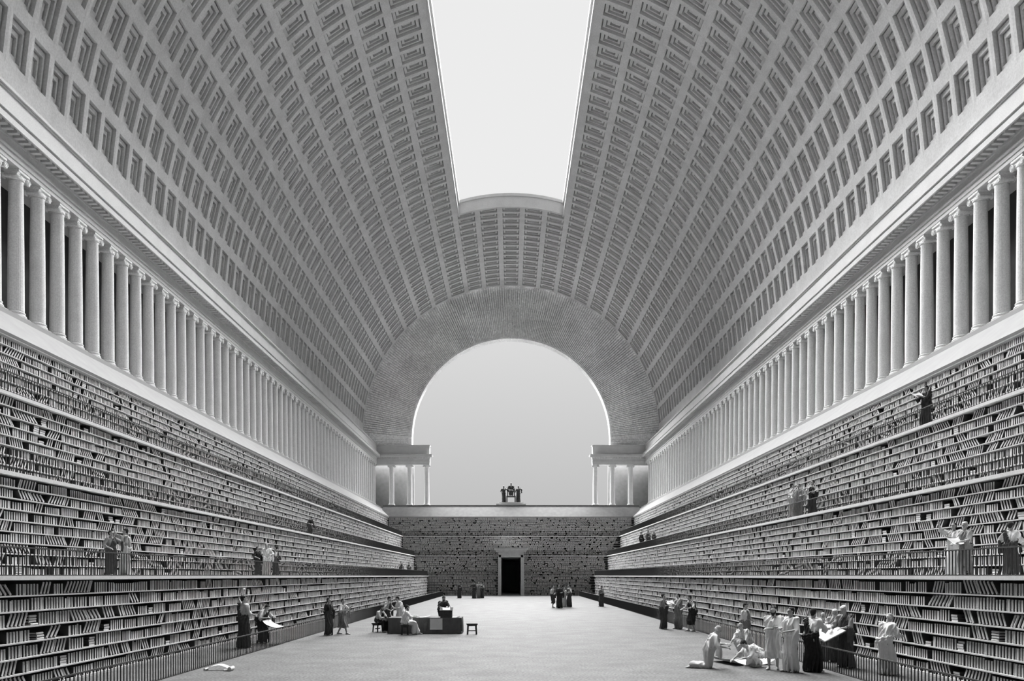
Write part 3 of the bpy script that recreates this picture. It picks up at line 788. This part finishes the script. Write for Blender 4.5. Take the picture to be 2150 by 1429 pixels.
def book_verts(side, t, s, z, th, hh, lean, flat, simple=True):
    """2D outline in (along, up), then depth"""
    if flat: o = [(0, 0), (hh, 0), (hh, th), (0, th)]
    else:
        c_, s_ = math.cos(lean), math.sin(lean)
        o = [(0, 0), (th * c_, -th * s_), (th * c_ + hh * s_, hh * c_ - th * s_), (hh * s_, hh * c_)]
        mn = min(q[1] for q in o)
        o = [(q[0], q[1] - mn) for q in o]
    w, ye = W[t], YE[t]
    def P3(a, u, dep):
        if side == 'left': return (-(w + dep), s + a, z + u)
        if side == 'right': return (w + dep, s + a, z + u)
        return (s + a, ye + dep, z + u)
    return o, P3

def psize(b):
    side, t, r_, s, z, th, hh, lean, flat = b
    if side not in ('left', 'right'): return 0
    Y = s; X = (-1 if side == 'left' else 1) * (W[t] + 0.03)
    if Y < 12: return 0
    px = VX + F * X / Y; py0 = VY - F * (z - E) / Y; py1 = VY - F * (z + hh - E) / Y
    if px < 4 or px > 2146 or py0 > 1440 or py1 < 0: return 0
    # hidden behind the floor railing counts less
    area = (th * F * abs(X) / Y / Y) * (hh * F / Y)
    if t == 0 and (E - z) / abs(X) > 0.20: area *= 0.5
    return area
order = sorted(range(len(books)), key=lambda i: -psize(books[i]))
ind = set(order[:300])
# the rest: one mesh
V = []; Fc = []; Mi = []
for i, b in enumerate(books):
    if i in ind: continue
    side, t, r_, s, z, th, hh, lean, flat = b
    o, P3 = book_verts(side, t, s, z, th, hh, lean, flat)
    d0 = 0.03 + 0.03 * ((i * 7919) % 10) / 10; n0 = len(V)
    V += [P3(a, u_, d0) for a, u_ in o] + [P3(a, u_, d0 + 0.22) for a, u_ in o]
    Fc += [(n0, n0 + 1, n0 + 2, n0 + 3), (n0, n0 + 1, n0 + 5, n0 + 4), (n0 + 1, n0 + 2, n0 + 6, n0 + 5), (n0 + 2, n0 + 3, n0 + 7, n0 + 6), (n0 + 3, n0, n0 + 4, n0 + 7)]
    Mi += [0, 1, 1, 1, 1]
me = bpy.data.meshes.new('shelved_books'); me.from_pydata(V, [], Fc); me.materials.append(M_SPINE); me.materials.append(M_COVER)
me.polygons.foreach_set('material_index', Mi); me.update()
tag(link_obj('shelved_books', me), 'tens of thousands of pale-spined books filling shelves on all walls', 'books', kind='stuff')
# the individuals
cnt = {}
ROWN = ['lowest', 'second', 'third', 'fourth', 'fifth', 'sixth', 'seventh', 'eighth', 'top']
indl = sorted(ind, key=lambda i: (books[i][0], books[i][1], books[i][2], books[i][3]))
for i in indl:
    side, t, r_, s, z, th, hh, lean, flat = books[i]
    key = (side, t, r_); cnt[key] = cnt.get(key, 0) + 1
    o, P3 = book_verts(side, t, s, z, th, hh, lean, flat)
    d0 = 0.03 + 0.03 * ((i * 7919) % 10) / 10
    # rounded spine, cover boards, recessed page block at the head
    e1 = Vector((o[1][0] - o[0][0], o[1][1] - o[0][1])); e2 = Vector((o[3][0] - o[0][0], o[3][1] - o[0][1]))
    o0 = Vector(o[0])
    if flat: e1, e2 = e2, e1
    L1 = e1.length; b = MB()
    spine = [(0.0, 0.018), (0.18, 0.005), (0.5, 0.0), (0.82, 0.005), (1.0, 0.018)]
    lo, hi = [], []
    org = P3(0, 0, 0)
    def P(u_, v_, dep):
        q = o0 + e1 * u_ + e2 * v_; p = P3(q.x, q.y, dep); return (p[0] - org[0], p[1] - org[1], p[2] - org[2])
    secs = [0.0, 0.16, 0.17, 0.20, 0.21, 0.80, 0.81, 0.84, 0.85, 1.0]
    vs = []; 
    for v_ in secs:
        bump = -0.004 if (0.165 < v_ < 0.205 or 0.805 < v_ < 0.845) else 0
        for u_, dd in spine: vs.append(P(u_, v_, d0 + dd + bump))
    fs = [(k * 5 + q, k * 5 + q + 1, k * 5 + q + 6, k * 5 + q + 5) for k in range(len(secs) - 1) for q in range(4)]
    b.add(vs, fs, 0)
    D2 = d0 + 0.22
    b.quad(P(0, 0, d0 + .018), P(0, 1, d0 + .018), P(0, 1, D2), P(0, 0, D2), 1)
    b.quad(P(1, 0, d0 + .018), P(1, 1, d0 + .018), P(1, 1, D2), P(1, 0, D2), 1)
    for v_, v2 in ((1, 0.97), (0, 0.03)):
        b.quad(P(0, v_, d0 + .018), P(.14, v_, d0 + .018), P(.14, v_, D2), P(0, v_, D2), 1)
        b.quad(P(.86, v_, d0 + .018), P(1, v_, d0 + .018), P(1, v_, D2), P(.86, v_, D2), 1)
        b.quad(P(.14, v2, d0 + .012), P(.86, v2, d0 + .012), P(.86, v2, D2), P(.14, v2, D2), 2)
        b.add([P(u_, v_, d0 + dd) for u_, dd in spine] + [P(1, v_, d0 + .022), P(0, v_, d0 + .022)], [tuple(range(7))], 0)
    b.quad(P(0, 0, D2), P(1, 0, D2), P(1, 1, D2), P(0, 1, D2), 2)
    st_ = 'flat-lying' if flat else ('upright' if abs(lean) < 0.05 else 'leaning')
    lv = ['ground-floor', 'first-gallery', 'second-gallery', 'third-gallery'][t]
    rn = ROWN[r_] if r_ < NR[t] - 1 else 'top'
    ob = b.build('book', [M_SPINE, M_COVER, M_PAPER], loc=org)
    tag(ob, '%s pale book, %s in from the %s edge on the %s %s shelf' % (st_, ordn(cnt[key]), side, rn, lv), 'book', 'nearest books on the %s shelves' % side)

# ------------------------------------------------------------------ railings
RH, RP, RR = 0.64, 0.15, 0.0135
bar = MB(); bar.tube((0, 0, 0), (0, 0, RH - 0.02), RR, 8); bar.lathe([(0.022, 0.0), (0.024, 0.02), (0.014, 0.035)], 8); bar.lathe([(0.014, RH - 0.05), (0.022, RH - 0.035), (0.020, RH - 0.02)], 8)
barme = bar.mesh('baluster', M_IRON)
def railing(side, a0, a1, pos, z, label, grp):
    """side rails run along y at x=pos; end rails run along x at y=pos"""
    along_y = side in ('left', 'right')
    root = empty('railing', (pos, (a0 + a1) / 2, z) if along_y else ((a0 + a1) / 2, pos, z), label, 'railing', grp)
    L = root.location
    b = MB()
    if along_y: b.box(-0.022, 0.022, a0 - L[1], a1 - L[1], RH - 0.025, RH + 0.005); 
    else: b.box(a0 - L[0], a1 - L[0], -0.022, 0.022, RH - 0.025, RH + 0.005)
    b.build('handrail', M_IRON, root)
    b = MB()
    if along_y: b.box(-0.015, 0.015, a0 - L[1], a1 - L[1], 0.0, 0.02)
    else: b.box(a0 - L[0], a1 - L[0], -0.015, 0.015, 0.0, 0.02)
    b.build('bottom_rail', M_IRON, root)
    n = int((a1 - a0) / RP); ps = [a0 + RP * (i + 0.5) for i in range(n)]
    if along_y:
        vis = [p for p in ps if F * abs(pos) / p < 1077 and abs((z - E) * F / p) < 1208 and VY - (z + RH - E) * F / p < 1428][:100]
    else: vis = ps[::max(1, len(ps) // 100)][:100]
    vs = set(vis); rest = MB()
    for p in ps:
        q = (0, p - L[1], 0) if along_y else (p - L[0], 0, 0)
        if p in vs: link_obj('baluster', barme, root, q)
        else: rest.tube((q[0], q[1], 0.01), (q[0], q[1], RH - 0.02), RR, 5)
    if rest.v: tag(rest.build('baluster_row', M_IRON, root), kind='stuff')
for s, nm in ((-1, 'left'), (1, 'right')):
    railing(nm, 14.0, 105.0, s * 8.75, 0.0, 'low black railing on the floor along the %s bookcase' % nm, 'iron railings')
    for t in range(3):
        railing(nm, 14.0, YE[t] + 0.05, s * (W[t] + 0.05), E + ZT[t], 'black railing of the %s gallery on the %s wall' % (('first', 'second', 'third')[t], nm), 'iron railings')
    railing('e', min(s * 1.75, s * 8.70), max(s * 1.75, s * 8.70), 105.0, 0.0, 'short floor railing before the end wall, %s of the door' % nm, 'iron railings')
    railing('e', min(s * 1.75, s * 10.8), max(s * 1.75, s * 10.8), YE[0] + 0.05, E, 'first gallery railing on the end wall, %s of the door' % nm, 'iron railings')
for t in (1, 2):
    railing('e', -W[t], W[t], YE[t] + 0.05, E + ZT[t], '%s gallery railing across the end wall' % ('second', 'third')[t - 1], 'iron railings')

# ------------------------------------------------------------------ door in the end wall
d = empty('door_1', (0, 107, 0), 'tall stone doorway with flat cornice in the end wall', 'door'); d['kind'] = 'structure'
b = MB(); yy = -0.12
b.box(-1.62, -1.30, yy, 2.6, 0, 5.35); b.box(1.30, 1.62, yy, 2.6, 0, 5.35); b.box(-1.62, 1.62, yy, 2.6, 5.02, 5.35)
b.box(-1.72, -1.60, yy - 0.06, 0.2, 0, 5.42); b.box(1.60, 1.72, yy - 0.06, 0.2, 0, 5.42); b.box(-1.72, 1.72, yy - 0.06, 0.2, 5.33, 5.46)
b.build('door_frame', M_DOORST, d)
b = MB(); b.box(-1.66, 1.66, yy, 2.6, 5.46, 5.72); b.box(-2.0, 2.0, yy - 0.25, 2.6, 5.72, 5.88); b.box(-2.25, 2.25, yy - 0.45, 2.6, 6.02, 6.18); b.box(-2.05, 2.05, yy - 0.3, 2.6, 5.88, 6.02)
b.build('door_cornice', M_DOORST, d)
b = MB()
L_ = 30.0
b.quad((-1.3, 0, 0), (1.3, 0, 0), (1.3, L_, 0), (-1.3, L_, 0), 0)
b.quad((-1.3, 2.6, 0), (-1.3, L_, 0), (-1.3, L_, 5.02), (-1.3, 2.6, 5.02), 0); b.quad((1.3, 2.6, 0), (1.3, L_, 0), (1.3, L_, 5.02), (1.3, 2.6, 5.02), 0)
b.quad((-1.3, 2.6, 5.02), (1.3, 2.6, 5.02), (1.3, L_, 5.02), (-1.3, L_, 5.02), 0); b.quad((-1.3, L_, 0), (1.3, L_, 0), (1.3, L_, 5.02), (-1.3, L_, 5.02), 0)
b.build('passage', M_COL, d)

# ------------------------------------------------------------------ table, stools, papers
Yt = 36.5
tb = empty('table', (-3.86, Yt + 0.6, 0), 'long table under a grey cloth in the middle of the floor', 'table')
b = MB(); x0, x1 = -1.64, 1.64
b.box(x0, x1, -0.58, 0.58, 0.64, 0.70); b.build('table_top', M_SHELF, tb)
b = MB()      # draped cloth with gentle vertical folds
def drape(pts, z0, z1):
    n = len(pts)
    for k in range(n - 1):
        a, c = pts[k], pts[k + 1]
        L = math.hypot(c[0] - a[0], c[1] - a[1]); nn = max(2, int(L / 0.08)); nx, ny = (c[1] - a[1]) / L, -(c[0] - a[0]) / L
        prev = None
        for i in range(nn + 1):
            t = i / nn; w_ = 0.018 * math.sin(i * 1.3) * (0 if i in (0, nn) else 1)
            lo = (a[0] + (c[0] - a[0]) * t + nx * (w_ + 0.03), a[1] + (c[1] - a[1]) * t + ny * (w_ + 0.03), z0)
            hi_ = (a[0] + (c[0] - a[0]) * t + nx * 0.004, a[1] + (c[1] - a[1]) * t + ny * 0.004, z1)
            if prev: b.quad(prev[0], lo, hi_, prev[1])
            prev = (lo, hi_)
drape([(x0, -0.6), (x1, -0.6), (x1, 0.6), (x0, 0.6), (x0, -0.6)], 0.02, 0.715)
b.quad((x0, -0.6, .715), (x1, -0.6, .715), (x1, 0.6, .715), (x0, 0.6, .715))
b.build('table_cloth', M_CLOTHD, tb)
for sx in (-1, 1):
    for sy_ in (-1, 1):
        b = MB(); b.box(sx * 1.5 - .05, sx * 1.5 + .05, sy_ * .5 - .05, sy_ * .5 + .05, 0, .64); b.build('leg', M_WOOD, tb)

def stool(x, y, rz, label, h=0.48, sc=1.0):
    st_ = empty('stool', (x, y, 0), label, 'stool', 'wooden stools'); st_.rotation_euler = (0, 0, rz)
    b = MB(); b.box(-.24 * sc, .24 * sc, -.18, .18, h - .05, h); b.box(-.21 * sc, .21 * sc, -.15, .15, h - .11, h - .05); b.build('seat', M_WOOD, st_)
    for sx in (-1, 1):
        for sy_ in (-1, 1):
            b = MB(); b.tube((sx * .20 * sc, sy_ * .13, 0), (sx * .17 * sc, sy_ * .11, h - .06), .026, 8, r1=.034); b.build('leg', M_WOOD, st_)
    b = MB(); b.box(-.19 * sc, .19 * sc, -.012, .012, .14, .18); b.build('stretcher', M_WOOD, st_)
sx_, sy0 = gp(991, 1331)
stool(sx_, sy0, 0.12, 'empty dark wooden stool right of the table', 0.48, 1.0)
p1 = INFO['M1'][0].location; stool(p1.x, p1.y, R(180 + 65), 'stool under the cloaked man seated at the table left end', 0.42)
p4 = INFO['M4'][0].location; stool(p4.x, p4.y, R(180 + 100), 'stool under the white-clad man seated before the table', 0.44)

def sheet(name, label, x, y, z, w, l, rot, curl=0.05, m_=None, n=10, cat='paper', group=None, th=0.006, wave=1.0):
    """paper sheet with a slight curl, real thickness"""
    b = MB(); top = []; bot = []
    for i in range(n + 1):
        for j in range(n + 1):
            u_, v_ = i / n - .5, j / n - .5
            zz = curl * ((2 * abs(u_)) ** 3 * wave + 0.25 * math.sin(v_ * 7 + u_ * 3) * 0.2 + 0.06)
            top.append((u_ * w, v_ * l, zz + th)); bot.append((u_ * w, v_ * l, zz))
    K = n + 1
    fs = [(i * K + j, (i + 1) * K + j, (i + 1) * K + j + 1, i * K + j + 1) for i in range(n) for j in range(n)]
    b.add(top, fs); b.add(bot, [f[::-1] for f in fs])
    off = K * K
    edge = [(i * K) for i in range(K)] + [n * K + j for j in range(1, K)] + [i * K + n for i in range(n - 1, -1, -1)] + [j for j in range(n - 1, 0, -1)]
    for a, c in zip(edge, edge[1:] + edge[:1]): b.f.append((a, c, c + off, a + off)); b.mi.append(0)
    o = b.build(name, m_ or M_PAPER, loc=(x, y, z), smooth=True); o.rotation_euler = rot
    return tag(o, label, cat, group)
# floor drawing at front right
cx, cy = gp(1556, 1391)
sheet('drawing_sheet', 'large pale drawing sheet curling up on the floor between three crouching men', cx, cy, 0.0, 1.35, 1.5, (0, 0, 0.25), curl=0.16, n=16, th=0.01)
# folio on the railing
fol = empty('folio', (8.86, 22.5, 0.0), 'huge open folio propped on the right floor railing by the readers', 'book')
fx = 9.0; fy = F * 9.0 / (1738 - VX)
fol.location = (8.95, fy, 0.98); fol.rotation_euler = (R(8), R(-26), 0.1); fol.scale = (0.85, 0.75, 0.85)
b = MB(); b.box(-.42, .42, -.68, .68, -.03, 0.0); b.build('cover', M_CLOTHD, fol)
for s in (-1, 1):
    b = MB(); n = 8; pr = []
    for i in range(n + 1):
        t = i / n; pr.append((s * (0.005 + 0.63 * t), 0.045 * math.sin(math.pi * min(t * 1.2, 1)) + 0.008 + 0.012 * (1 - t)))
    pr2 = [(p[0], 0.001) for p in pr][::-1]
    vs = [(-.39, p[0], p[1]) for p in pr + pr2] + [(.39, p[0], p[1]) for p in pr + pr2]; k = len(pr + pr2)
    b.add(vs, [(i, (i + 1) % k, (i + 1) % k + k, i + k) for i in range(k)] + [tuple(range(k)), tuple(range(k, 2 * k))]); b.build('page_block', M_PAPER, fol)
# reading sheet over left railing
lx = -8.95; ly = F * 8.95 / (VX - 577)
sheet('reading_sheet', 'big pale sheet spread over the left floor railing under the hunched reader', lx, ly, 0.70, 0.72, 1.05, (R(0), R(18), 0.0), curl=0.10)
# papers at the table
def tx(px, Y): return (px - VX) * Y / F
sheet('paper_sheet', 'white sheet hanging over the front edge of the table', tx(916, Yt), Yt - 0.045, 0.44, 0.56, 0.50, (R(86), 0, R(4)), curl=0.03)
sheet('paper_sheet', 'long scroll lying on the table before the white-clad man', tx(878, Yt + .4), Yt + 0.35, 0.72, 1.1, 0.45, (0, 0, 0.1), curl=0.08)
sheet('paper_sheet', 'small sheet lying on the table at its right end', tx(955, Yt + .5), Yt + 0.45, 0.72, 0.42, 0.4, (0, 0, -0.2), curl=0.03)
b_, HD, _ = INFO['M1']
def wpt(info, loc):
    o = info[0]; return Matrix.Translation(o.location) @ Matrix.Rotation(o.rotation_euler.z, 4, 'Z') @ Matrix.Diagonal((*o.scale, 1)) @ Vector(loc)
hm = wpt(INFO['M1'], (HD[1] + HD[-1]) / 2 + Vector((0, 0.10, 0.02)))
sheet('paper_sheet', 'white page held by the cloaked man seated at the table left end', hm.x, hm.y, hm.z, 0.42, 0.34, (R(0), R(30), 0.3), curl=0.03)
for key, lab in (('R2', 'pale paper held by the middle man of the railing trio'), ('V1', 'open pages held by the reader in black on the third right gallery'), ('T2', 'roll of paper in the hand of the bearded man on the first right gallery')):
    _, HDk, _ = INFO[key]
    hm = wpt(INFO[key], (HDk[1] + HDk[-1]) / 2 + Vector((0, 0.10, 0.03)))
    sheet('paper_sheet', lab, hm.x, hm.y, hm.z, 0.40, 0.30, (R(35), 0, R(10)), curl=0.06)
# writing desk on the table
wd = empty('writing_box', (tx(938, Yt + .5), Yt + 0.30, 0.716), 'dark little sloped writing desk standing on the table', 'desk')
b = MB(); b.prism_x([(-.22, 0), (.22, 0), (.22, .40), (-.22, .30)], -.26, .26); b.build('body', M_WOOD, wd)
b = MB(); b.add([(-.29, -.25, .30), (.29, -.25, .30), (.29, .25, .42), (-.29, .25, .42), (-.29, -.25, .325), (.29, -.25, .325), (.29, .25, .445), (-.29, .25, .445)],
                [(0, 3, 2, 1), (4, 5, 6, 7), (0, 1, 5, 4), (1, 2, 6, 5), (2, 3, 7, 6), (3, 0, 4, 7)]); b.build('lid', M_WOOD, wd)
sheet('paper_sheet', 'white page lying on the sloped writing desk', wd.location.x, wd.location.y - 0.02, 0.716 + 0.385, 0.34, 0.36, (R(13.5), 0, 0.1), curl=0.01)
# crumpled scroll on the floor at bottom left
cx, cy = gp(460, 1407)
b = MB()
pts = []
for i in range(17):
    t = i / 16; pts.append((-.34 + .68 * t, 0.10 * math.sin(t * 3.1), 0.02 + 0.13 * math.sin(t * math.pi) * (1 - .3 * t)))
for i in range(16):
    a, c = pts[i], pts[i + 1]
    for (o0, o1) in ((-.11, .11),):
        b.add([(a[0], a[1] + o0, a[2]), (a[0], a[1] + o1, a[2] + .02), (c[0], c[1] + o1, c[2] + .02), (c[0], c[1] + o0, c[2]),
               (a[0], a[1] + o0, a[2] + .012), (a[0], a[1] + o1, a[2] + .032), (c[0], c[1] + o1, c[2] + .032), (c[0], c[1] + o0, c[2] + .012)],
              [(0, 3, 2, 1), (4, 5, 6, 7), (0, 1, 5, 4), (1, 2, 6, 5), (2, 3, 7, 6), (3, 0, 4, 7)])
b.tube((.34, -.17, .06), (.34, .13, .06), .055, 12); b.tube((-.36, -.11, .035), (-.36, .12, .035), .034, 10); b.tube((.20, -.22, .03), (.34, -.08, .04), .026, 8)
tag(b.build('dropped_scroll', M_PAPER, loc=(cx, cy, 0.0)), 'small half-unrolled scroll dropped on the floor by the left railing', 'scroll')

# ------------------------------------------------------------------ camera, world, light
cam = bpy.data.cameras.new('camera'); co = bpy.data.objects.new('camera', cam); C.objects.link(co)
cam.sensor_fit = 'HORIZONTAL'; cam.sensor_width = 36.0; cam.lens = 36.0 * F / 2150.0
co.location = (0, 0, E); co.rotation_euler = (R(90), 0, 0)
cam.shift_x = (1075 - VX) / 2150.0; cam.shift_y = (VY - 714.5) / 2150.0
cam.clip_end = 1000; cam.clip_start = 0.1
bpy.context.scene.camera = co

w = bpy.data.worlds.new('sky'); bpy.context.scene.world = w; w.use_nodes = True
nt = w.node_tree; bg = nt.nodes['Background']
tc = nt.nodes.new('ShaderNodeTexCoord'); sp = nt.nodes.new('ShaderNodeSeparateXYZ'); nt.links.new(tc.outputs['Generated'], sp.inputs[0])
cr = nt.nodes.new('ShaderNodeValToRGB'); nt.links.new(sp.outputs['Z'], cr.inputs[0])
SKY_LO, SKY_HI = 0.50, 0.84
cr.color_ramp.elements[0].position = 0.05; cr.color_ramp.elements[0].color = (SKY_LO,) * 3 + (1,)
cr.color_ramp.elements[1].position = 0.42; cr.color_ramp.elements[1].color = (SKY_HI,) * 3 + (1,)
nt.links.new(cr.outputs[0], bg.inputs[0]); bg.inputs[1].default_value = 1.0

def sun(name, strength, ang, el, az):
    l = bpy.data.lights.new(name, 'SUN'); l.energy = strength; l.angle = R(ang)
    o = bpy.data.objects.new(name, l); C.objects.link(o); o.location = (0, 60, 60)
    # direction of travel: from elevation el, azimuth az (0 = from far end toward the camera, + = from the left)
    d = Vector((math.sin(R(az)) * math.cos(R(el)), -math.cos(R(az)) * math.cos(R(el)), -math.sin(R(el))))
    o.rotation_euler = d.to_track_quat('-Z', 'Y').to_euler()
sun('hazy_sun', 50.0, 78, 50, 5)

sc = bpy.context.scene
sc.view_settings.view_transform = 'Standard'; sc.view_settings.look = 'None'; sc.view_settings.gamma = 1.0
sc.view_settings.exposure = 0.0; sc.view_settings.use_curve_mapping = False
sc.cycles.use_denoising = True
sc.cycles.max_bounces = 8; sc.cycles.diffuse_bounces = 6; sc.cycles.glossy_bounces = 2
sc.cycles.use_adaptive_sampling = True
